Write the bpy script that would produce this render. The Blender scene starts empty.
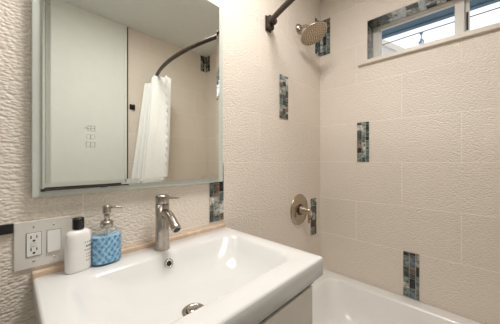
import bpy, bmesh, math, random
from mathutils import Vector, Matrix
PI = math.pi
scene = bpy.context.scene
COL = scene.collection

# ------------------------------------------------------------ camera, sky, exposure
cam_d = bpy.data.cameras.new('camera'); cam = bpy.data.objects.new('camera', cam_d); COL.objects.link(cam)
cam.location = (-1.885, -0.9693, 1.25)
cam.rotation_euler = (PI/2, 0, -0.8031)
cam_d.sensor_width = 36; cam_d.lens = 16.713; cam_d.shift_y = -1.884/500
cam_d.clip_start = 0.02
scene.camera = cam
world = bpy.data.worlds.new('sky'); scene.world = world; world.use_nodes = True
wn = world.node_tree.nodes; wl = world.node_tree.links
bg = wn['Background']; bg.inputs['Color'].default_value = (0.93, 0.96, 1.0, 1); bg.inputs['Strength'].default_value = 0.5
scene.view_settings.view_transform = 'Standard'; scene.view_settings.look = 'None'
scene.view_settings.exposure = 1.37; scene.view_settings.gamma = 1.0; scene.view_settings.use_curve_mapping = False
scene.cycles.use_denoising = True
scene.cycles.max_bounces = 12; scene.cycles.diffuse_bounces = 6; scene.cycles.glossy_bounces = 6
scene.cycles.transparent_max_bounces = 16
LIGHT_MAIN = 16.0      # emission of the ceiling light over the bath
LIGHT_FILL = 6.0      # emission of the added, unseen fill light at the left

# ------------------------------------------------------------ materials
def new_mat(name):
    m = bpy.data.materials.new(name); m.use_nodes = True
    return m, m.node_tree, m.node_tree.nodes['Principled BSDF']
def N(nt, kind, **kw):
    n = nt.nodes.new(kind)
    for k, v in kw.items():
        if k.startswith('i_'):
            n.inputs[k[2:].replace('_', ' ')].default_value = v
        else:
            setattr(n, k, v)
    return n
def simple(name, col, rough=0.5, metal=0.0, var=0.04, scale=30.0, bump=0.0, coat=0.0, spec=0.5):
    """principled material whose colour and roughness vary a little with object-space noise"""
    m, nt, b = new_mat(name)
    tc = N(nt, 'ShaderNodeTexCoord'); no = N(nt, 'ShaderNodeTexNoise'); no.inputs['Scale'].default_value = scale
    no.inputs['Detail'].default_value = 3
    nt.links.new(tc.outputs['Object'], no.inputs['Vector'])
    cr = N(nt, 'ShaderNodeValToRGB')
    lo = [max(0, c*(1-var)) for c in col]; hi = [min(1, c*(1+var)) for c in col]
    cr.color_ramp.elements[0].position = 0.3; cr.color_ramp.elements[1].position = 0.7
    cr.color_ramp.elements[0].color = (*lo, 1); cr.color_ramp.elements[1].color = (*hi, 1)
    nt.links.new(no.outputs['Fac'], cr.inputs['Fac']); nt.links.new(cr.outputs['Color'], b.inputs['Base Color'])
    b.inputs['Roughness'].default_value = rough; b.inputs['Metallic'].default_value = metal
    b.inputs['Coat Weight'].default_value = coat; b.inputs['Coat Roughness'].default_value = 0.03
    b.inputs['Specular IOR Level'].default_value = spec
    if bump:
        bp = N(nt, 'ShaderNodeBump'); bp.inputs['Strength'].default_value = bump; bp.inputs['Distance'].default_value = 0.002
        nt.links.new(no.outputs['Fac'], bp.inputs['Height']); nt.links.new(bp.outputs['Normal'], b.inputs['Normal'])
    return m

def tile_mat(name, axis, col, shift, strength=1.0):
    """12 x 24 inch wall tile in running bond with an embossed pebbled hide texture and pale grout lines"""
    m, nt, b = new_mat(name); L = nt.links.new
    tc = N(nt, 'ShaderNodeTexCoord'); sp = N(nt, 'ShaderNodeSeparateXYZ'); L(tc.outputs['Object'], sp.inputs[0])
    au = N(nt, 'ShaderNodeMath', operation='ADD'); au.inputs[1].default_value = shift
    av = N(nt, 'ShaderNodeMath', operation='ADD'); av.inputs[1].default_value = -1.2365
    L(sp.outputs[axis], au.inputs[0]); L(sp.outputs[2], av.inputs[0])
    cb = N(nt, 'ShaderNodeCombineXYZ'); L(au.outputs[0], cb.inputs[0]); L(av.outputs[0], cb.inputs[1])
    br = N(nt, 'ShaderNodeTexBrick'); L(cb.outputs[0], br.inputs['Vector'])
    br.offset = 0.5; br.offset_frequency = 2; br.squash = 1.0
    br.inputs['Scale'].default_value = 1.0; br.inputs['Brick Width'].default_value = 0.61
    br.inputs['Row Height'].default_value = 0.305; br.inputs['Mortar Size'].default_value = 0.0022
    br.inputs['Mortar Smooth'].default_value = 0.15; br.inputs['Bias'].default_value = 0.0
    c2 = [c*0.965 for c in col]
    br.inputs['Color1'].default_value = (*col, 1); br.inputs['Color2'].default_value = (*c2, 1)
    br.inputs['Mortar'].default_value = (min(1, col[0]*1.14), min(1, col[1]*1.15), min(1, col[2]*1.16), 1)
    # embossing: small rounded cells, wider than tall, bent by a slow noise
    mp = N(nt, 'ShaderNodeMapping'); mp.inputs['Scale'].default_value = (78, 120, 1); L(cb.outputs[0], mp.inputs['Vector'])
    nz = N(nt, 'ShaderNodeTexNoise'); nz.inputs['Scale'].default_value = 22; nz.inputs['Detail'].default_value = 2
    L(cb.outputs[0], nz.inputs['Vector'])
    ad = N(nt, 'ShaderNodeVectorMath', operation='MULTIPLY_ADD'); ad.inputs[1].default_value = (1.1, 1.1, 0)
    L(nz.outputs['Color'], ad.inputs[0]); L(mp.outputs[0], ad.inputs[2])
    vo = N(nt, 'ShaderNodeTexVoronoi', feature='SMOOTH_F1', voronoi_dimensions='2D'); vo.inputs['Scale'].default_value = 1.0
    vo.inputs['Smoothness'].default_value = 0.35
    L(ad.outputs[0], vo.inputs['Vector'])
    inv = N(nt, 'ShaderNodeMath', operation='MULTIPLY_ADD'); inv.inputs[1].default_value = -1.0; inv.inputs[2].default_value = 1.0
    L(vo.outputs['Distance'], inv.inputs[0])
    n2 = N(nt, 'ShaderNodeTexNoise'); n2.inputs['Scale'].default_value = 55; n2.inputs['Detail'].default_value = 3
    L(cb.outputs[0], n2.inputs['Vector'])
    mx = N(nt, 'ShaderNodeMath', operation='MULTIPLY_ADD'); mx.inputs[1].default_value = 0.45; L(n2.outputs['Fac'], mx.inputs[0]); L(inv.outputs[0], mx.inputs[2])
    gr = N(nt, 'ShaderNodeMath', operation='MULTIPLY_ADD'); gr.inputs[1].default_value = -0.75
    L(br.outputs['Fac'], gr.inputs[0]); L(mx.outputs[0], gr.inputs[2])
    bp = N(nt, 'ShaderNodeBump'); bp.inputs['Strength'].default_value = strength; bp.inputs['Distance'].default_value = 0.004
    L(gr.outputs[0], bp.inputs['Height']); L(bp.outputs['Normal'], b.inputs['Normal'])
    L(br.outputs['Color'], b.inputs['Base Color'])
    b.inputs['Roughness'].default_value = 0.36; b.inputs['Specular IOR Level'].default_value = 0.4
    return m

TILE = (0.80, 0.718, 0.632)
M = {}
M['tile_s'] = tile_mat('tile_beige_hide_sink_wall', 0, TILE, -0.121, 0.65)
M['tile_b'] = tile_mat('tile_beige_hide_window_wall', 1, TILE, 0.0, 0.65)
M['ceramic'] = simple('ceramic_white', (0.74, 0.73, 0.715), 0.2, 0, 0.01, 8, coat=0.12, spec=0.4)
M['tub'] = simple('tub_enamel_white', (0.84, 0.83, 0.81), 0.25, 0, 0.01, 8, coat=0.15)
M['nickel'] = simple('brushed_nickel', (0.46, 0.42, 0.37), 0.27, 1.0, 0.12, 90)
M['nickel_warm'] = simple('brushed_nickel_warm', (0.50, 0.42, 0.33), 0.25, 1.0, 0.12, 80)
M['chrome'] = simple('chrome_ring', (0.62, 0.60, 0.57), 0.12, 1.0, 0.05, 50)
M['bronze'] = simple('oil_rubbed_bronze', (0.05, 0.034, 0.026), 0.42, 0.3, 0.2, 60)
M['black'] = simple('black_satin', (0.012, 0.012, 0.013), 0.3, 0.0, 0.2, 60)
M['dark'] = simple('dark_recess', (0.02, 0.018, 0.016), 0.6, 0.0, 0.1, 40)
M['vinyl'] = simple('white_vinyl', (0.80, 0.77, 0.72), 0.4, 0, 0.02, 20)
M['stone'] = simple('cream_stone_sill', (0.72, 0.66, 0.58), 0.4, 0, 0.05, 25)
M['paint'] = simple('white_wall_paint', (0.74, 0.76, 0.715), 0.75, 0, 0.015, 12, bump=0.05)
M['ceil'] = simple('white_ceiling_paint', (0.80, 0.81, 0.79), 0.85, 0, 0.015, 12)
M['hall'] = simple('dim_grey_paint', (0.38, 0.38, 0.37), 0.8, 0, 0.03, 12)
M['blocker'] = simple('dark_brown_bounce_blocker', (0.07, 0.055, 0.045), 0.6, 0, 0.15, 14)
M['wood'] = simple('pale_wood_strip', (0.66, 0.50, 0.37), 0.45, 0, 0.12, 40)
M['lacquer'] = simple('cream_white_lacquer', (0.80, 0.75, 0.68), 0.35, 0, 0.015, 10)
M['floor'] = simple('dark_grey_floor_tile', (0.22, 0.19, 0.165), 0.45, 0, 0.1, 6)
M['cloth'] = simple('white_curtain_cloth', (0.92, 0.915, 0.90), 0.85, 0, 0.03, 60)
M['plate'] = simple('ivory_white_plastic', (0.72, 0.69, 0.64), 0.3, 0, 0.015, 20)
M['device'] = simple('white_plastic_device', (0.84, 0.82, 0.79), 0.28, 0, 0.01, 20)
M['bottle'] = simple('white_bottle_plastic', (0.85, 0.83, 0.80), 0.28, 0, 0.015, 30)
M['ink'] = simple('grey_print', (0.16, 0.16, 0.17), 0.5, 0, 0.1, 60)
M['ink_red'] = simple('red_print', (0.62, 0.28, 0.22), 0.5, 0, 0.1, 60)
M['etch'] = simple('etched_grey', (0.30, 0.31, 0.29), 0.6, 0, 0.05, 60)
M['frost'] = simple('frosted_greenish_glass', (0.58, 0.61, 0.555), 0.35, 0, 0.03, 14)
M['mirror'] = simple('mirror_silver', (0.86, 0.88, 0.84), 0.0, 1.0, 0.0, 10)
M['grout'] = simple('pale_grout', (0.52, 0.50, 0.46), 0.8, 0, 0.06, 60)
M['eave'] = simple('slate_blue_paint', (0.13, 0.22, 0.30), 0.6, 0, 0.08, 6)
M['siding'] = simple('pale_siding', (0.82, 0.78, 0.76), 0.7, 0, 0.03, 6)
M['ground'] = simple('pale_concrete_ground', (0.5, 0.48, 0.45), 0.9, 0, 0.1, 2)
M['liquid'] = None
GL = []
for i, (c, r) in enumerate([((0.05, 0.065, 0.06), .12), ((0.16, 0.19, 0.17), .12), ((0.17, 0.125, 0.085), .15), ((0.46, 0.46, 0.42), .12),
                            ((0.10, 0.145, 0.15), .1), ((0.02, 0.021, 0.022), .1), ((0.30, 0.31, 0.27), .15), ((0.06, 0.12, 0.08), .12), ((0.66, 0.72, 0.74), .12)]):  # last, palest tone carries the sky's reflection on the soffit
    GL.append(simple('mosaic_glass_%d' % i, c, r, 0, 0.85 if i < 8 else 0.3, 48, coat=0.3))

def clear_glass(name, tint, fac, ior=1.45):
    m, nt, b = new_mat(name)
    out = nt.nodes['Material Output']; nt.nodes.remove(b)
    tr = N(nt, 'ShaderNodeBsdfTransparent'); tr.inputs['Color'].default_value = (*tint, 1)
    gl = N(nt, 'ShaderNodeBsdfGlossy'); gl.inputs['Roughness'].default_value = 0.04
    fr = N(nt, 'ShaderNodeFresnel'); fr.inputs['IOR'].default_value = ior
    mu = N(nt, 'ShaderNodeMath', operation='MULTIPLY'); mu.inputs[1].default_value = fac
    mx = N(nt, 'ShaderNodeMixShader')
    nt.links.new(fr.outputs[0], mu.inputs[0]); nt.links.new(mu.outputs[0], mx.inputs[0])
    nt.links.new(tr.outputs[0], mx.inputs[1]); nt.links.new(gl.outputs[0], mx.inputs[2]); nt.links.new(mx.outputs[0], out.inputs['Surface'])
    return m
M['pane'] = clear_glass('window_glass', (0.97, 0.98, 0.98), 0.08)
M['glass'] = clear_glass('clear_bottle_glass', (0.98, 0.995, 1.0), 0.4, 1.3)
def emit_mat(name, col, s):
    m, nt, b = new_mat(name)
    b.inputs['Base Color'].default_value = (0.9, 0.9, 0.88, 1)
    b.inputs['Emission Color'].default_value = (*col, 1); b.inputs['Emission Strength'].default_value = s
    return m
M['lamp_a'] = emit_mat('lit_diffuser_bath', (1.0, 0.97, 0.935), LIGHT_MAIN)
M['lamp_fill'] = emit_mat('lit_diffuser_fill', (1.0, 0.97, 0.93), LIGHT_FILL)
def liquid_mat():
    """blue soap broken into a lattice of lighter and darker lozenges by the cut glass"""
    m, nt, b = new_mat('blue_soap'); L = nt.links.new
    tc = N(nt, 'ShaderNodeTexCoord'); sp = N(nt, 'ShaderNodeSeparateXYZ'); L(tc.outputs['Object'], sp.inputs[0])
    sv = []
    for sg in (1.0, -1.0):
        a = N(nt, 'ShaderNodeMath', operation='MULTIPLY_ADD'); a.inputs[1].default_value = 1.35*sg
        L(sp.outputs[0], a.inputs[0]); L(sp.outputs[2], a.inputs[2])
        k = N(nt, 'ShaderNodeMath', operation='MULTIPLY'); k.inputs[1].default_value = 125; L(a.outputs[0], k.inputs[0])
        q0 = N(nt, 'ShaderNodeMath', operation='SINE'); L(k.outputs[0], q0.inputs[0]); q = N(nt, 'ShaderNodeMath', operation='ABSOLUTE'); L(q0.outputs[0], q.inputs[0]); sv.append(q)
    p = N(nt, 'ShaderNodeMath', operation='MULTIPLY'); L(sv[0].outputs[0], p.inputs[0]); L(sv[1].outputs[0], p.inputs[1])
    no = N(nt, 'ShaderNodeTexNoise'); no.inputs['Scale'].default_value = 130; L(tc.outputs['Object'], no.inputs['Vector'])
    q = N(nt, 'ShaderNodeMath', operation='MULTIPLY_ADD'); q.inputs[1].default_value = -0.42; L(p.outputs[0], q.inputs[0]); L(no.outputs['Fac'], q.inputs[2])
    cr = N(nt, 'ShaderNodeValToRGB')
    cr.color_ramp.elements[0].color = (0.08, 0.29, 0.55, 1); cr.color_ramp.elements[1].color = (0.46, 0.71, 0.88, 1)  # facet shading and pale glints painted as colour
    cr.color_ramp.elements[0].position = 0.1; cr.color_ramp.elements[1].position = 0.58
    L(q.outputs[0], cr.inputs['Fac']); L(cr.outputs['Color'], b.inputs['Base Color'])
    b.inputs['Roughness'].default_value = 0.15
    return m
M['liquid'] = liquid_mat()

# ------------------------------------------------------------ mesh helpers
class MB:
    """collects shapes into one mesh; build() links it as ONE object"""
    def __init__(self, o=(0, 0, 0)):
        self.bm = bmesh.new(); self.o = Vector(o); self.mats = []; self.smooth = set()
    def mi(self, m):
        if m is None: return 0
        if m not in self.mats: self.mats.append(m)
        return self.mats.index(m)
    def v(self, p): return self.bm.verts.new(Vector(p) - self.o)
    def face(self, vs, m=None, smooth=False):
        try: f = self.bm.faces.new(vs)
        except ValueError: return None
        f.material_index = self.mi(m); f.smooth = smooth
        return f
    def box(self, a, b, m=None, bev=0.0):
        x0, y0, z0 = (min(a[i], b[i]) for i in range(3)); x1, y1, z1 = (max(a[i], b[i]) for i in range(3))
        P = [self.v(p) for p in ((x0,y0,z0),(x1,y0,z0),(x1,y1,z0),(x0,y1,z0),(x0,y0,z1),(x1,y0,z1),(x1,y1,z1),(x0,y1,z1))]
        fs = [self.face([P[i] for i in q], m) for q in ((0,3,2,1),(4,5,6,7),(0,1,5,4),(1,2,6,5),(2,3,7,6),(3,0,4,7))]
        if bev > 0:
            es = list({e for f in fs for e in f.edges})
            r = bmesh.ops.bevel(self.bm, geom=es, offset=bev, segments=2, profile=0.5, affect='EDGES')
            for f in r['faces']: f.material_index = self.mi(m)
        return P
    def loft(self, rings, m=None, cap0=False, cap1=False, closed=True, smooth=True):
        R = [[self.v(p) for p in r] for r in rings]
        n = len(R[0])
        for a, b in zip(R[:-1], R[1:]):
            for i in range(n if closed else n-1):
                j = (i+1) % n
                self.face([a[i], a[j], b[j], b[i]], m, smooth)
        if cap0: self.face(R[0][::-1], m, False)
        if cap1: self.face(R[-1], m, False)
        return R
    def lathe(self, prof, c=(0, 0, 0), axis=(0, 0, 1), n=32, m=None, sx=1.0, sy=1.0, cap=True, rot=0.0):
        """prof: (radius, height) along axis"""
        ax = Vector(axis).normalized(); q = Vector((0, 0, 1)).rotation_difference(ax).to_matrix()
        rings = []
        for r, h in prof:
            rr = []
            for i in range(n):
                a = 2*PI*i/n; p = Vector((r*math.cos(a)*sx, r*math.sin(a)*sy, h))
                if rot: p = Matrix.Rotation(rot, 3, 'Z') @ p
                rr.append(Vector(c) + q @ p)
            rings.append(rr)
        return self.loft(rings, m, cap, cap)
    def tube(self, pts, r, n=14, m=None, cap=True):
        pts = [Vector(p) for p in pts]; rs = r if isinstance(r, (list, tuple)) else [r]*len(pts)
        rings = []; up = None
        for i, p in enumerate(pts):
            t = (pts[min(i+1, len(pts)-1)] - pts[max(i-1, 0)]).normalized()
            if up is None:
                up = Vector((0, 0, 1)) if abs(t.z) < 0.9 else Vector((1, 0, 0))
            s = t.cross(up).normalized(); u = s.cross(t).normalized(); up = u
            rings.append([p + rs[i]*(math.cos(2*PI*k/n)*s + math.sin(2*PI*k/n)*u) for k in range(n)])
        return self.loft(rings, m, cap, cap)
    def build(self, name, m=None, parent=None, rot=None):
        me = bpy.data.meshes.new(name)
        bmesh.ops.recalc_face_normals(self.bm, faces=self.bm.faces[:])
        self.bm.to_mesh(me); self.bm.free()
        mats = self.mats or [m]
        for k in mats: me.materials.append(k if k is not None else m)
        o = bpy.data.objects.new(name, me); COL.objects.link(o)
        o.location = self.o
        if parent is not None:
            o.parent = parent
            o.location = self.o - parent.location
            for pp in ([parent.parent] if parent.parent else []): o.location = self.o - parent.location - pp.location
        return o
def tag(o, label=None, cat=None, group=None, kind=None):
    for k, v in (('label', label), ('category', cat), ('group', group), ('kind', kind)):
        if v: o[k] = v
    return o
def thing(name, loc, label=None, cat=None, group=None, kind=None):
    o = bpy.data.objects.new(name, None); COL.objects.link(o); o.location = loc; o.empty_display_size = 0.05
    return tag(o, label, cat, group, kind)
def rrect(x0, x1, y0, y1, r, z, k=8):
    """rounded rectangle, counter-clockwise, same vertex count whatever the radius"""
    P = []
    for cx, cy, a0 in ((x1-r, y1-r, 0), (x0+r, y1-r, PI/2), (x0+r, y0+r, PI), (x1-r, y0+r, 1.5*PI)):
        for i in range(k+1):
            a = a0 + PI/2*i/k; P.append((cx+r*math.cos(a), cy+r*math.sin(a), z))
    return P

# ------------------------------------------------------------ the room
CEIL = 2.67; YB = -1.765; XL = -2.75
def structure(o): return tag(o, kind='structure')
b = MB(); b.box((XL-.1, 0, 0), (0.22, 0.12, CEIL)); structure(b.build('wall_sink', M['tile_s']))
b = MB()
W0, W1, Z0, Z1 = -1.385, -0.385, 1.99, 2.306
b.box((0, YB, 0), (0.22, 0, Z0)); b.box((0, YB, Z1), (0.22, 0, CEIL)); b.box((0, W1, Z0), (0.22, 0, Z1)); b.box((0, YB, Z0), (0.22, W0, Z1))
structure(b.build('wall_window', M['tile_b']))
b = MB(); b.box((XL-.1, YB-.12, 0), (0.22, YB, CEIL)); structure(b.build('wall_back', M['tile_s']))
b = MB(); b.box((XL-.1, YB, 0), (XL, 0, CEIL)); structure(b.build('wall_left', M['hall']))
b = MB(); b.box((XL-.1, YB-.12, -.08), (0.22, 0.12, 0)); structure(b.build('floor', M['floor']))
b = MB(); b.box((XL-.1, YB-.12, CEIL), (0.22, 0.12, CEIL+.08)); structure(b.build('ceiling', M['ceil']))
# white painted panelling over the back wall with a corner trim and a thin dark strip painted as its edge shadow
b = MB(); b.box((XL, YB, 0), (-1.05, YB+.018, CEIL), bev=0.001); structure(b.build('wall_panel', M['paint']))
b = MB(); b.box((XL, YB+.018, 0), (-1.052, YB+.024, .62), bev=.002); structure(b.build('bounce_blocker', M['blocker']))  # added out of view to cut light bounced onto the vanity front
b = MB(); b.box((-1.05, YB, 0), (-1.022, YB+.026, CEIL), bev=0.003); structure(b.build('trim_1', M['paint']))
b = MB(); b.box((-1.022, YB, 0), (-1.012, YB+.028, CEIL-.012), bev=0.001); structure(b.build('edge_shadow_strip', M['dark']))

# window: vinyl slider with centre mullion, stone sill
win = thing('window_1', (0.16, -0.885, 2.0), kind='structure')
b = MB((0.16, -0.885, 2.0)); fx0, fx1 = 0.137, 0.19
b.box((fx0, W1-.042, 2.004), (fx1, W1, Z1), bev=.004); b.box((fx0, W0, 2.004), (fx1, W0+.042, Z1), bev=.004)
b.box((fx0, W0+.042, 2.288), (fx1, W1-.042, Z1), bev=.004); b.box((fx0, W0+.042, 2.004), (fx1, W1-.042, 2.045), bev=.004)
b.box((fx0+.012, W0+.042, 2.279), (fx1-.01, W1-.042, 2.289), bev=.002)
b.box((fx0+.012, W1-.056, 2.045), (fx1-.01, W1-.041, 2.279), bev=.002)
b.build('window_frame', M['vinyl'], win)
b = MB((0.16, -0.885, 2.0)); b.box((fx0-.008, -.926, 2.04), (fx1, -.878, 2.288), bev=.004); b.build('mullion', M['vinyl'], win)
b = MB((0.16, -0.885, 2.0)); b.box((fx0+.02, -.950, 2.045), (fx1-.008, -.927, 2.279), M['vinyl'], bev=.002)
b.box((fx0+.016, -.943, 2.085), (fx0+.022, -.933, 2.20), M['dark']); b.build('sash_stile', M['vinyl'], win)
b = MB((0.16, -0.885, 2.0)); b.box((.160, -.876, 2.044), (.164, W1-.042, 2.281)); b.build('pane', M['pane'], win)
b = MB((0.16, -0.885, 2.0)); b.box((.168, W0+.042, 2.044), (.172, -.949, 2.281)); b.build('pane', M['pane'], win)
b = MB((0.16, -0.885, 2.0)); b.box((-.026, -1.45, 1.976), (fx0, -.326, 2.004), bev=.003); b.build('window_sill', M['stone'], win)

# ------------------------------------------------------------ bath tub
tub = thing('bathtub', (-.38, YB/2, 0), 'white enamel bathtub along the tiled wall under the window', 'bathtub')
b = MB((-.38, YB/2, 0)); tx0, tx1, ty0, ty1 = -.765, -.002, YB+.004, -.002
T = .318
rings = [rrect(tx0, tx1, ty0, ty1, .006, .0), rrect(tx0, tx1, ty0, ty1, .006, T-.008), rrect(tx0+.003, tx1-.003, ty0+.003, ty1-.003, .006, T-.002),
         rrect(tx0+.008, tx1-.008, ty0+.008, ty1-.008, .006, T)]
for ins, z, r in ((0, T-.002, .10), (.006, T-.004, .10), (.014, T-.016, .10), (.03, T-.06, .11), (.055, T-.14, .12), (.08, T-.20, .13), (.12, T-.235, .12), (.2, T-.245, .06)):
    rings.append(rrect(tx0+.085+ins, tx1-.082-ins, ty0+.16+ins*1.3, ty1-.115-ins*1.3, r, z))
b.loft(rings, None, False, True)
b.build('tub_shell', M['tub'], tub)
b = MB((-.38, YB/2, 0)); b.lathe([(.001, .004), (.03, .004), (.034, .0)], (-.38, -.42, T-.244), m=None); b.build('tub_drain', M['nickel'], tub)

# ------------------------------------------------------------ mosaic glass insets
def mosaic(name, o, u, v, n, w, h, seed, label, cols=3, group=None, long=(.026, .085), build=True, mb=None, weights=None):
    """glass tiles of mixed length in columns along v, set in pale grout, standing 2 mm proud"""
    rnd = random.Random(seed); o, u, v, n = Vector(o), Vector(u), Vector(v), Vector(n)
    b = mb or MB(o)
    def slab(a0, a1, b0, b1, t0, t1, m):
        P = [o + u*a + v*c + n*t for t in (t0, t1) for a, c in ((a0, b0), (a1, b0), (a1, b1), (a0, b1))]
        V = [b.v(p) for p in P]
        for q in ((0,3,2,1),(4,5,6,7),(0,1,5,4),(1,2,6,5),(2,3,7,6),(3,0,4,7)): b.face([V[i] for i in q], m)
    slab(0, w, 0, h, .0005, .003, M['grout'])
    g = .0016; cw = [rnd.uniform(.6, 1.5) for _ in range(cols)]; s = sum(cw); a = 0
    wt = weights or [4, 4, 3, 2, 3, 4, 3, 2, 0]
    for c in cw:
        w1 = w*c/s; z = 0
        while z < h - .004:
            l = min(rnd.uniform(*long), h - z)
            if h - z - l < .012: l = h - z
            slab(a+g, a+w1-g, z+g, z+l-g, .003, .0045+rnd.uniform(0, .0008), rnd.choices(GL, wt)[0])
            z += l
        a += w1
    if not build: return b
    ob = b.build(name, M['grout']); tag(ob, label, 'mosaic tile', group); return ob
EX, EY, EZ = (1, 0, 0), (0, 1, 0), (0, 0, 1); NS = (0, -1, 0); NB = (-1, 0, 0)
r0 = 1.2365; RH = .305
mosaic('mosaic_inset', (-1.18, 0, r0-RH), EX, EZ, NS, .092, RH, 3, 'dark glass mosaic strip at the lower right corner of the mirror')
mosaic('mosaic_inset', (-.592, 0, r0+RH), EX, EZ, NS, .104, RH, 6, 'narrow glass mosaic strip below the curtain rod bracket', 3, None, (.012, .05))
mosaic('mosaic_inset', (-.166, 0, r0-2*RH), EX, EZ, NS, .095, RH, 8, 'glass mosaic strip just right of the round shower valve')
mosaic('mosaic_inset', (0, -.401, r0), EY, EZ, NB, .088, RH, 11, 'glass mosaic strip on window wall below the left end of the sill')
mosaic('mosaic_inset', (0, -.710, r0-3*RH), EY, EZ, NB, .092, RH, 14, 'glass mosaic strip on window wall standing on the bathtub rim')
b = mosaic('x', (-.09, 0, r0+3*RH), EX, EZ, NS, .089, RH, 17, '', build=False)
b.o = Vector((-.09, 0, r0+3*RH))
mosaic('mosaic_inset', (0, -.095, r0+3*RH), EY, EZ, NB, .093, RH, 19, 'glass mosaic strip folded into the corner behind the shower head', mb=b)
b = mosaic('x', (-.09, YB, r0+4*RH), EX, EZ, (0, 1, 0), .089, CEIL-.003-r0-4*RH, 23, '', build=False)
mosaic('mosaic_inset', (0, YB, r0+4*RH), EY, EZ, NB, .093, CEIL-.003-r0-4*RH, 29, 'glass mosaic strip in the far bath corner, seen only in the mirror', mb=b)
# mosaic lining the window recess: left jamb and soffit, sky reflection put into the soffit's pale tiles
b = mosaic('x', (.002, W1, 2.005), EX, EZ, NS, .133, Z1-2.006, 31, '', 3, build=False)
ob = mosaic('mosaic_border', (.002, W1-.005, Z1), EX, (0, -1, 0), (0, 0, -1), .133, W1-W0-.01, 37, 'glass mosaic lining on jamb and top of the window recess', 3, None, (.02, .08), mb=b, weights=[2, 2, 1, 5, 2, 2, 3, 0, 9])

# ------------------------------------------------------------ mirror
mir = thing('bathroom_mirror', (-1.463, -.015, 1.14), 'large mirror with frosted greenish border on the wall above the sink', 'mirror')
MO = (-1.463, -.015, 1.14)
b = MB(MO); b.box((-1.839, -.026, 1.138), (-1.111, -.004, 2.05), bev=.002); b.build('frosted_border', M['frost'], mir)
b = MB(MO)
ox0, ox1, oz0, oz1 = -1.816, -1.141, 1.161, 2.03; ins = .019; i2 = .006
outer0 = [(ox0, -.026, oz0), (ox1, -.026, oz0), (ox1, -.026, oz1), (ox0, -.026, oz1)]
inner = [(ox0+ins, -.035, oz0+ins), (ox1-ins, -.035, oz0+ins), (ox1-ins, -.035, oz1-ins), (ox0+ins, -.035, oz1-ins)]
outer = [(x, -.0334, z) for x, _, z in outer0]
mid = [(ox0+i2, -.0341, oz0+i2), (ox1-i2, -.0341, oz0+i2), (ox1-i2, -.0341, oz1-i2), (ox0+i2, -.0341, oz1-i2)]
b.loft([outer0, outer, mid], None, smooth=False)
def quad(*P): b.face([b.v(p) for p in P])
quad(*inner); quad(mid[1], mid[2], inner[2], inner[1]); quad(mid[2], mid[3], inner[3], inner[2]); quad(mid[0], mid[1], inner[1], (ox0+i2, -.035, oz0+ins))
# the left bevel is cut more steeply than the others
quad((ox0+i2, -.0318, oz0+ins), inner[0], inner[3], (ox0+i2, -.0318, oz1-ins))
b.build('mirror_glass', M['mirror'], mir)
b = MB(MO); b.box((ox0-.002, -.036, oz0-.0045), (-1.573, -.027, oz0-.0005), bev=.0006); b.box((ox0-.004, -.037, oz0-.006), (ox0+.006, -.027, oz0+.001))  # dark strip stands for a dark reflection in the lower bevel
b.box((-1.665, -.0375, oz0-.0058), (-1.645, -.027, oz0-.0004)); tag(b.build('reflection_strip', M['dark'], mir), 'thin dark strip painted as a reflection along the lower left edge')
def icon(zc, kind):
    b = MB(MO); x = -1.6945; y = -.0353; w, h, t = .0125, .0085, .0011
    def ln(p, q):
        b.box((x+min(p[0], q[0])-t/2, y, zc+min(p[1], q[1])-t/2), (x+max(p[0], q[0])+t/2, y-.0004, zc+max(p[1], q[1])+t/2))
    if kind == 0:
        ln((-w*.6, h), (w, h)); ln((-w*.6, -h), (w, -h)); ln((-w*.6, -h), (-w*.6, h)); ln((w, -h), (w, h)); ln((.1*w, -h), (.1*w, h)); ln((-w*1.3, 0), (w, 0))
        ln((-w*1.2, -.002), (-w*1.2, .002))
    elif kind == 1:
        for cx in (-.45*w, .5*w):
            n = 16
            for i in range(n):
                a = 2*PI*i/n; px, pz = cx+.0062*math.cos(a), .0078*math.sin(a)
                b.box((x+px-t*.6, y, zc+pz-t*.6), (x+px+t*.6, y-.0004, zc+pz+t*.6))
        ln((.03*w, -h*.7), (.03*w, h*.7))
    else:
        ln((-w, h), (w, h)); ln((-w, -h), (w, -h)); ln((-w, -h), (-w, h)); ln((w, -h), (w, h)); ln((0, -h), (0, h))
    b.build('touch_icon', M['etch'], mir)
icon(1.3575, 0); icon(1.329, 1); icon(1.3025, 2)

# ------------------------------------------------------------ vanity and sink
van = thing('vanity_cabinet', (-1.4625, -.285, .12), 'cream white vanity cabinet with drawers under the white sink', 'cabinet')
VO = (-1.4625, -.285, .12)
b = MB(VO); b.box((-1.80, -.530, .12), (-1.782, -.012, .82)); b.box((-1.148, -.530, .12), (-1.13, -.012, .82)); b.box((-1.782, -.03, .12), (-1.148, -.012, .82)); b.box((-1.782, -.530, .12), (-1.148, -.03, .138)); b.box((-1.782, -.530, .138), (-1.148, -.512, .82)); b.build('body', M['lacquer'], van)
for z0, z1 in ((.47, .798), (.125, .46)):
    b = MB(VO); b.box((-1.80, -.552, z0), (-1.128, -.5305, z1), bev=.002); b.build('drawer', M['lacquer'], van)
b = MB(VO); b.box((-1.80, -.545, .80), (-1.110, -.5302, .829)); b.build('shadow_gap', M['dark'], van)
for lx in (-1.78, -1.15):
    for ly in (-.51, -.04):
        b = MB(VO); b.box((lx-.015, ly-.015, 0), (lx+.015, ly+.015, .12)); b.build('leg', M['lacquer'], van)
snk = thing('sink', (-1.4625, -.3, .830), 'white ceramic sink with wide rectangular basin on the vanity', 'sink')
SO = (-1.4625, -.3, .830)
b = MB(SO); sx0, sx1, sy0, sy1 = -1.837, -1.088, -.574, -.0235; ZT = .898
under = [rrect(-1.60, -1.34, -.435, -.275, .07, ZT-.118), rrect(-1.68, -1.24, -.475, -.21, .09, ZT-.1), rrect(-1.74, -1.18, -.50, -.14, .08, .830)]
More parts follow.
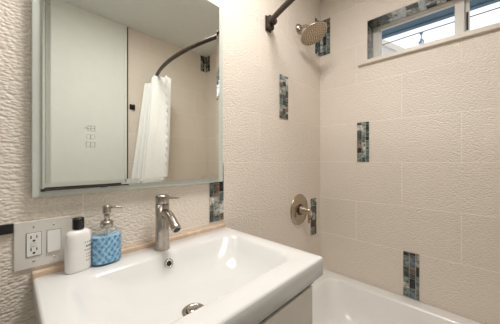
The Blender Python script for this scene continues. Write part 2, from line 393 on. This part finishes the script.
rings = under + [rrect(sx0+.004, sx1-.004, sy0+.004, sy1-.002, .008, .830), rrect(sx0, sx1, sy0, sy1, .008, .833), rrect(sx0, sx1, sy0, sy1, .008, ZT-.007),
         rrect(sx0+.002, sx1-.002, sy0+.002, sy1-.001, .008, ZT-.002), rrect(sx0+.007, sx1-.007, sy0+.007, sy1-.004, .008, ZT),
         rrect(-1.781, -1.144, -.503, -.118, .07, ZT), rrect(-1.770, -1.152, -.495, -.126, .07, ZT-.003), rrect(-1.752, -1.160, -.488, -.133, .07, ZT-.012),
         rrect(-1.712, -1.182, -.482, -.148, .08, ZT-.042), rrect(-1.66, -1.215, -.476, -.178, .09, ZT-.078), rrect(-1.615, -1.265, -.468, -.22, .09, ZT-.102),
         rrect(-1.575, -1.36, -.430, -.255, .07, ZT-.112), rrect(-1.55, -1.42, -.39, -.28, .04, ZT-.115)]
b.loft(rings, None, True, True); b.build('basin', M['ceramic'], snk)
# overflow ring on the back slope, pop-up drain in the bottom
n = Vector((0, -.93, .37)).normalized(); c = Vector((-1.470, -.1445, .862))
b = MB(SO); b.lathe([(.0085, .0), (.0095, .006), (.0155, .0065), (.0175, .003), (.0175, -.004)], c, n, 28, cap=False); b.build('overflow_ring', M['chrome'], snk)
b = MB(SO); b.lathe([(.0005, .0025), (.0095, .0025)], c, n, 20, cap=False); b.build('overflow_hole', M['dark'], snk)
dc = Vector((-1.489, -.345, ZT-.1143))
b = MB(SO); b.lathe([(.023, .0005), (.025, .004), (.033, .0045), (.036, .002), (.036, -.001)], dc, EZ, 32, cap=False); b.build('drain_ring', M['nickel'], snk)
b = MB(SO); b.lathe([(.0005, .0015), (.0235, .0015)], dc, EZ, 24, cap=False); b.build('drain_hole', M['dark'], snk)
b = MB(SO); b.lathe([(.0005, .0085), (.009, .0085), (.018, .007), (.0205, .004), (.019, .001)], dc, EZ, 28, cap=False); b.build('drain_plug', M['nickel'], snk)
# wooden strip behind the sink
b = MB((-1.4625, -.011, .885)); b.box((-1.838, -.0225, .884), (-1.089, -.0005, .912), bev=.0025)
tag(b.build('backsplash_strip', M['wood']), 'narrow pale wooden strip along the wall behind the sink', 'trim strip')

# ------------------------------------------------------------ faucet
FX, FY = -1.4625, -.076
fa = thing('faucet', (FX, FY, ZT), 'brushed nickel single lever faucet on the sink', 'faucet'); FO = (FX, FY, ZT)
b = MB(FO); b.lathe([(.029, .0), (.029, .003), (.0275, .010), (.0262, .03), (.0255, .07), (.0255, .178)], FO, EZ, 32); b.build('body', M['nickel'], fa)
b = MB(FO); b.lathe([(.0245, .180), (.0255, .182), (.0255, .210), (.0245, .213), (.001, .214)], FO, EZ, 32, cap=False); b.build('cap', M['nickel'], fa)
b = MB(FO); rr = []
for y, hw, z0, z1 in ((.0, .012, .196, .211), (-.03, .011, .200, .211), (-.07, .0085, .206, .213), (-.105, .007, .211, .216), (-.125, .006, .2135, .217)):
    rr.append([(FX+a*hw, FY+y, ZT+zz) for a, zz in ((-1, z0), (1, z0), (1, z1), (-1, z1))])
b.loft(rr, None, True, True, smooth=False); b.build('lever', M['nickel'], fa)
b = MB(FO); pts = []
for i in range(15):
    s = i/14
    y = FY - .012 - .105*s; z = ZT + .143 + .012*math.sin(PI*min(1, s*1.3))*.5 - .045*s*s
    pts.append((FX, y, z))
b.tube(pts, [.0165]*11+[.0168, .0168, .0168, .0162], 20); b.build('spout', M['nickel'], fa)
b = MB(FO); p1 = Vector(pts[-1]); d = (p1-Vector(pts[-2])).normalized(); b.lathe([(.0005, .0008), (.0125, .0008)], p1, d, 20, cap=False); b.build('aerator', M['dark'], fa)

# ------------------------------------------------------------ bottles
def oval(cx, cy, z, a, bb, rot, n=36, e=2.4, f=None):
    P = []
    for i in range(n):
        t = 2*PI*i/n; ct, st = math.cos(t), math.sin(t)
        k = 1.0 if f is None else f(i, t)
        x = a*k*math.copysign(abs(ct)**(2/e), ct); y = bb*k*math.copysign(abs(st)**(2/e), st)
        P.append((cx+x*math.cos(rot)-y*math.sin(rot), cy+x*math.sin(rot)+y*math.cos(rot), z))
    return P
LX, LY = -1.7315, -.0555; lrot = .22
lo = thing('lotion_bottle', (LX, LY, ZT), 'oval white lotion bottle with black cap on the sink corner', 'bottle'); LO = (LX, LY, ZT)
b = MB(LO); A, B_ = .0355, .0235
b.loft([oval(LX, LY, ZT+h, A*k, B_*k, lrot) for h, k in ((.0005, .9), (.003, .97), (.008, 1), (.10, 1), (.112, .98), (.120, .92), (.126, .80), (.1295, .6), (.1305, .4), (.134, .36))], None, True, True)
b.build('bottle', M['bottle'], lo)
b = MB(LO); b.lathe([(.0150, .1325), (.0158, .1345), (.0158, .164), (.0148, .167), (.0005, .1675)], LO, EZ, 28, cap=False); b.build('cap', M['black'], lo)
def surf(s, h):
    """point on the bottle's front at lateral angle s, height h, with its outward normal"""
    e = 2.4; ct, st = math.cos(s), math.sin(s)
    x = A*math.copysign(abs(ct)**(2/e), ct); y = B_*math.copysign(abs(st)**(2/e), st)
    nrm = Vector((math.copysign(abs(x/A)**(e-1)/A, x), math.copysign(abs(y/B_)**(e-1)/B_, y), 0)).normalized()
    p = Vector((x, y, 0)) + nrm*.0004; R = Matrix.Rotation(lrot, 3, 'Z')
    q = R @ p; return Vector((LX+q.x, LY+q.y, ZT+h))
rnd = random.Random(4)
b = MB(LO)
def dash(s0, s1, h, t, m):
    n = 5; up = [surf(s0+(s1-s0)*i/n, h+t) for i in range(n+1)]; dn = [surf(s0+(s1-s0)*i/n, h) for i in range(n+1)]
    b.loft([dn, up], m, closed=False, smooth=False)
for h, t, m, s0, s1, brk in ((.088, .0028, 'ink', -1.40, -.50, 5), (.074, .0055, 'ink', -1.3, -.40, 4), (.063, .0028, 'ink', -1.40, -.55, 5), (.050, .0026, 'ink_red', -1.3, -.45, 5), (.041, .0026, 'ink_red', -1.3, -.5, 4), (.030, .002, 'ink', -1.3, -.6, 4)):
    s = s0; st = (s1-s0)/brk
    for k in range(brk):
        dash(s, s+st*rnd.uniform(.55, .85), h, t, M[m]); s += st
b.build('printed_text', M['ink'], lo)

DX, DY = -1.652, -.0575; drot = .1
so = thing('soap_dispenser', (DX, DY, ZT), 'cut glass pump dispenser of blue soap beside the white bottle', 'soap dispenser'); DO = (DX, DY, ZT)
DA, DB = .0455, .030
def facet(h):
    row = h/.0135
    def f(i, t): return 1 + .028*abs(((i/4.0 + row) % 2) - 1) + .028*abs(((i/4.0 - row) % 2) - 1) - .03
    return f
b = MB(DO); nr = 24; rings = [oval(DX, DY, ZT+.0008, DA*.9, DB*.9, drot, 48)]
for i in range(nr+1):
    h = .004+.097*i/nr; rings.append(oval(DX, DY, ZT+h, DA, DB, drot, 48, 2.3, facet(h)))
for h, k in ((.105, .965), (.1085, .90), (.112, .78), (.115, .60), (.118, .43), (.124, .39)): rings.append(oval(DX, DY, ZT+h, DA*k, DB*k+(1-k)*.004, drot, 48, 2.2))
b.loft(rings, None, True, True); b.build('glass_bottle', M['glass'], so)
b = MB(DO); rings = []
for i in range(nr+1):
    h = .007+.087*i/nr; rings.append(oval(DX, DY, ZT+h, DA*.955, DB*.955, drot, 48, 2.3, facet(h)))
b.loft(rings, None, True, True, smooth=False); b.build('liquid_soap', M['liquid'], so)
b = MB(DO); b.lathe([(.0185, .1235), (.0195, .125), (.0195, .139), (.0175, .143), (.010, .1445), (.0085, .146)], DO, EZ, 28); b.build('collar', M['nickel'], so)
b = MB(DO); b.lathe([(.0085, .145), (.0085, .168), (.012, .169), (.0125, .173), (.0125, .193), (.0115, .196), (.0005, .1965)], DO, EZ, 24, cap=False); b.build('pump_head', M['nickel'], so)
b = MB(DO); b.tube([(DX+.006, DY-.003, ZT+.189), (DX+.022, DY-.013, ZT+.190), (DX+.036, DY-.022, ZT+.188), (DX+.041, DY-.025, ZT+.183)], [.0042, .0036, .003, .0026], 12); b.build('nozzle', M['nickel'], so)
b = MB(DO); b.tube([(DX, DY, ZT+.02), (DX, DY, ZT+.124)], .003, 8); b.build('dip_tube', M['device'], so)

# ------------------------------------------------------------ outlet plate and black bar
op = thing('outlet_plate', (-1.811, 0, .994), 'wide ivory wall plate with outlet and rocker switch left of the sink', 'outlet'); OO = (-1.811, 0, .994)
b = MB(OO); b.box((-1.877, -.0065, .922), (-1.745, -.0008, 1.066), bev=.0025); b.build('cover_plate', M['plate'], op)
oc, rc = -1.8335, -1.7865
b = MB(OO); b.box((oc-.0178, -.0072, .958), (oc+.0175, -.006, 1.030), M['dark']); b.box((oc-.0163, -.0092, .9595), (oc+.0165, -.0062, 1.029), M['device'], bev=.0008)
o_ = b.build('receptacle', M['device'], op)
b = MB(OO)
for zc in (1.014, .977):
    for dx, hh in ((-.0065, .0045), (.0065, .0037)): b.box((oc+dx-.0013, -.0096, zc+.003-hh), (oc+dx+.0013, -.0088, zc+.003+hh))
    b.lathe([(.0005, .0), (.0032, .0)], (oc, -.0095, zc-.0082), NS, 12, cap=False)
for f in (b.build('slots', M['dark'], o_),): pass
for zc in (.9995, .9915):
    b = MB(OO); b.box((oc-.0075, -.0104, zc-.0028), (oc+.0075, -.009, zc+.0028), bev=.0006); b.build('test_button', M['plate'], o_)
b = MB(OO); b.box((rc-.0175, -.0072, .961), (rc+.0175, -.006, 1.030), M['dark'])
V0 = [(rc-.0165, rc+.0165)]
b.loft([[(x, y, z) for y, z in ((-.0064, .962), (-.0115, .962), (-.0095, .9955), (-.0078, 1.029), (-.0064, 1.029))] for x in (rc-.0165, rc+.0165)], M['device'], True, True, smooth=False)
b.build('rocker_switch', M['device'], op)
for x in (oc, rc):
    for z in (.944, 1.047):
        b = MB(OO); b.lathe([(.0032, .0), (.003, .0012), (.0005, .0015)], (x, -.0064, z), NS, 14, cap=False); b.build('screw', M['chrome'], op)
b = MB((-2.25, -.006, 1.052)); b.box((-2.62, -.011, 1.038), (-1.8775, -.0008, 1.066), bev=.0015)
tag(b.build('wall_bar', M['black']), 'flat black bar on the tile wall, ending at the outlet plate', 'bar')

# ------------------------------------------------------------ shower valve, head
vx, vz = -.338, .872
va = thing('shower_valve', (vx, 0, vz), 'round brushed nickel shower valve with lever above the bathtub', 'shower valve'); VV = (vx, 0, vz)
b = MB(VV); b.lathe([(.118, .0008), (.118, .005), (.113, .010), (.05, .013), (.0005, .013)], VV, NS, 48, cap=False); b.build('escutcheon', M['nickel_warm'], va)
b = MB(VV); b.lathe([(.042, .0125), (.042, .018), (.036, .024)], VV, NS, 32); b.build('collar', M['bronze'], va)
b = MB(VV); b.lathe([(.034, .02), (.032, .034), (.024, .060), (.019, .078), (.018, .094), (.013, .099), (.0005, .1)], VV, NS, 32, cap=False); b.build('hub', M['nickel_warm'], va)
b = MB(VV); b.tube([(vx, -.084, vz-.005), (vx, -.088, vz-.03), (vx, -.090, vz-.06), (vx, -.088, vz-.088)], [.011, .0105, .012, .0125], 14); b.build('lever', M['nickel_warm'], va)

hx = -.348
hd = thing('rain_shower', (hx, 0, 2.25), 'brushed nickel rain shower head on a short wall arm', 'shower head'); HO = (hx, 0, 2.25)
hc = Vector((hx, -.132, 2.165)); hn = Vector((-.02, -.44, -.90)).normalized()
b = MB(HO); b.lathe([(.036, .0008), (.036, .006), (.024, .02), (.014, .032)], (hx, 0, 2.255), NS, 28); b.build('arm_flange', M['nickel_warm'], hd)
b = MB(HO); b.tube([(hx, -.01, 2.255), (hx, -.04, 2.257), (hx, -.066, 2.252), (hx, -.085, 2.24), tuple(hc-hn*.05)], .0105, 16); b.build('shower_arm', M['nickel_warm'], hd)
b = MB(HO); b.lathe([(.012, -.06), (.022, -.052), (.024, -.04), (.03, -.03), (.070, -.018), (.096, -.010), (.101, -.004), (.099, .001), (.094, .002), (.0005, .002)], hc, hn, 48, cap=False); b.build('head', M['nickel_warm'], hd)
b = MB(HO); q = Vector((0, 0, 1)).rotation_difference(hn).to_matrix()
for ring, (r, k) in enumerate(((.012, 5), (.028, 11), (.044, 17), (.060, 23), (.074, 30), (.087, 36))):
    for i in range(k):
        a = 2*PI*(i+.5*(ring % 2))/k; p = hc + q @ Vector((r*math.cos(a), r*math.sin(a), .002))
        b.lathe([(.0031, .0), (.0024, .003), (.0003, .0032)], p, hn, 6, cap=False)
tag(b.build('nozzle_pattern', M['dark'], hd), 'dark spray nozzles')

# ------------------------------------------------------------ curtain rod, curtain, robe hook
RZ = 2.135
def rod_x(y):
    s = y/YB; return -.715 - .19*4*s*(1-s)*(1 - .0*s)
rod = thing('curtain_rod', (-.8, YB/2, RZ), 'curved dark bronze shower curtain rod from the tile wall', 'curtain rod'); RO = (-.8, YB/2, RZ)
b = MB(RO); b.tube([(rod_x(YB*i/40), min(-.03, max(YB+.03, YB*i/40)), RZ) for i in range(41)], .0165, 16); b.build('rod', M['bronze'], rod)
for y, s in ((0, -1), (YB, 1)):
    b = MB(RO); x = -.715
    b.box((x-.028, y+s*.001, RZ-.048), (x+.028, y+s*.010, RZ+.048), bev=.004)
    b.box((x-.024, y+s*.008, RZ-.044), (x+.024, y+s*.040, RZ+.044), bev=.010)
    b.lathe([(.022, .03), (.022, .055), (.018, .065)], (x, y, RZ), (0, s, 0), 20); b.build('wall_bracket', M['bronze'], rod)

cu = thing('shower_curtain', (-.85, -1.5, RZ), 'white gathered shower curtain with ruffled edge at the far rod end', 'shower curtain'); CO = (-.85, -1.5, RZ)
b = MB(CO); cols, rows = 130, 30; grid = []
for j in range(rows+1):
    t = j/rows; row = []
    for i in range(cols+1):
        s = i/cols; y = -1.40 - .27*s; z = 2.112 - 1.79*t - .035*min(1, max(0, (s-.45)*6))*(1-t)
        ph = 2*PI*5.5*s
        amp = .078 + .035*t + .02*math.sin(s*9)
        x = rod_x(y) + .02 + amp*math.sin(ph+.6*math.sin(3*t+s*4)) - .115*t - .10*s*t - .05*s + .045*(1-s)
        yy = y + .016*math.cos(ph*1.0)*(1) + .006*math.sin(5*t+7*s)
        zz = z - .012*math.sin(ph/2)**2*(1 if j == 0 else 0)
        row.append((x, yy, zz))
    grid.append(row)
b.loft(grid, None, closed=False); o = b.build('fabric', M['cloth'], cu)
so_ = o.modifiers.new('thick', 'SOLIDIFY'); so_.thickness = .002
b = MB(CO); l0, l1 = [], []
for j in range(161):
    t = j/160; k = t*rows; k0 = min(int(k), rows-1); fr = k-k0
    p = Vector(grid[k0][0]).lerp(Vector(grid[k0+1][0]), fr)
    wv = math.sin(t*2*PI*23)
    l0.append(p); l1.append(p + Vector((.012+.004*math.sin(t*2*PI*13+math.sin(t*31)), .006*wv+.008, .006*math.cos(t*2*PI*17))))
b.loft([l0, l1], None, closed=False); o = b.build('ruffle', M['cloth'], cu); o.modifiers.new('thick', 'SOLIDIFY').thickness = .002

kx, kz = -.962, 1.823
ho = thing('robe_hook', (kx, YB, kz), 'square black robe hook on the back tile wall, seen in the mirror', 'hook'); KO = (kx, YB, kz)
b = MB(KO); b.box((kx-.028, YB+.001, kz-.028), (kx+.028, YB+.009, kz+.028), bev=.002); b.build('base', M['black'], ho)
b = MB(KO); b.box((kx-.009, YB+.009, kz-.009), (kx+.009, YB+.04, kz+.009), bev=.001); b.box((kx-.012, YB+.034, kz-.012), (kx+.012, YB+.046, kz+.022), bev=.002); b.build('peg', M['black'], ho)

# ------------------------------------------------------------ ceiling light and an added fill light (above the frame)
def ceiling_light(x, y, r, mat, label):
    t = thing('ceiling_light', (x, y, CEIL), label, 'ceiling light')
    b = MB((x, y, CEIL)); b.lathe([(r+.02, -.001), (r+.02, -.03), (r+.005, -.034), (r, -.026)], (x, y, CEIL), EZ, 40, cap=False); b.build('rim', M['vinyl'], t)
    b = MB((x, y, CEIL)); b.lathe([(r, -.026), (r*.8, -.036), (r*.4, -.042), (.0005, -.043)], (x, y, CEIL), EZ, 40, cap=False); b.build('diffuser', mat, t)
ceiling_light(-1.25, -.62, .24, M['lamp_a'], 'round lit ceiling light over the open floor beside the bath')
ceiling_light(-2.25, -.6, .15, M['lamp_fill'], 'round fill light added on the ceiling at the left end of the room')

# ------------------------------------------------------------ outside the window
b = MB((.5, -.9, 2.5)); b.box((.23, -4, 2.49), (.72, 3, 2.53)); b.box((.70, -4, 2.478), (.75, 3, 2.62))
tag(b.build('roof_eave', M['eave']), 'slate blue roof eave above the window outside', 'eave')
ca = thing('overhead_cable', (1.5, -.52, 2.76), 'thin cable with a small hanging lamp outside the window', 'cable'); KA = (1.5, -.52, 2.76)
b = MB(KA); b.tube([(1.5, 3, 2.74), (1.5, .4, 2.745), (1.5, -.52, 2.765), (1.5, -1.2, 2.767), (1.5, -4, 2.75)], .005, 8); b.build('cable', M['black'], ca)
b = MB(KA); b.lathe([(.02, 0), (.014, -.02), (.005, -.024), (.005, -.075), (.016, -.08), (.03, -.11), (.026, -.13), (.0005, -.135)], (1.5, -.52, 2.76), EZ, 16, cap=False); b.build('lamp', M['eave'], ca)
hs = thing('neighbour_house', (8, 2.3, -.5), 'pale gabled house beyond the left window pane', 'house'); HS = (8, 2.3, -.5)
b = MB(HS); P = [(.75, -.5), (3.85, -.5), (3.85, 4.7), (2.3, 6.0), (.75, 4.7)]
b.loft([[(7.0, y, z) for y, z in P], [(11.0, y, z) for y, z in P]], None, True, True, smooth=False); b.build('wall', M['siding'], hs)
b = MB(HS); P = [(.45, 4.45), (2.3, 6.0), (4.15, 4.45), (4.15, 4.62), (2.3, 6.2), (.45, 4.62)]
b.loft([[(6.7, y, z) for y, z in P], [(11.3, y, z) for y, z in P]], None, True, True, smooth=False); b.build('roof', M['stone'], hs)
b = MB(); b.box((.22, -15, -.6), (25, 15, -.5)); structure(b.build('ground', M['ground']))
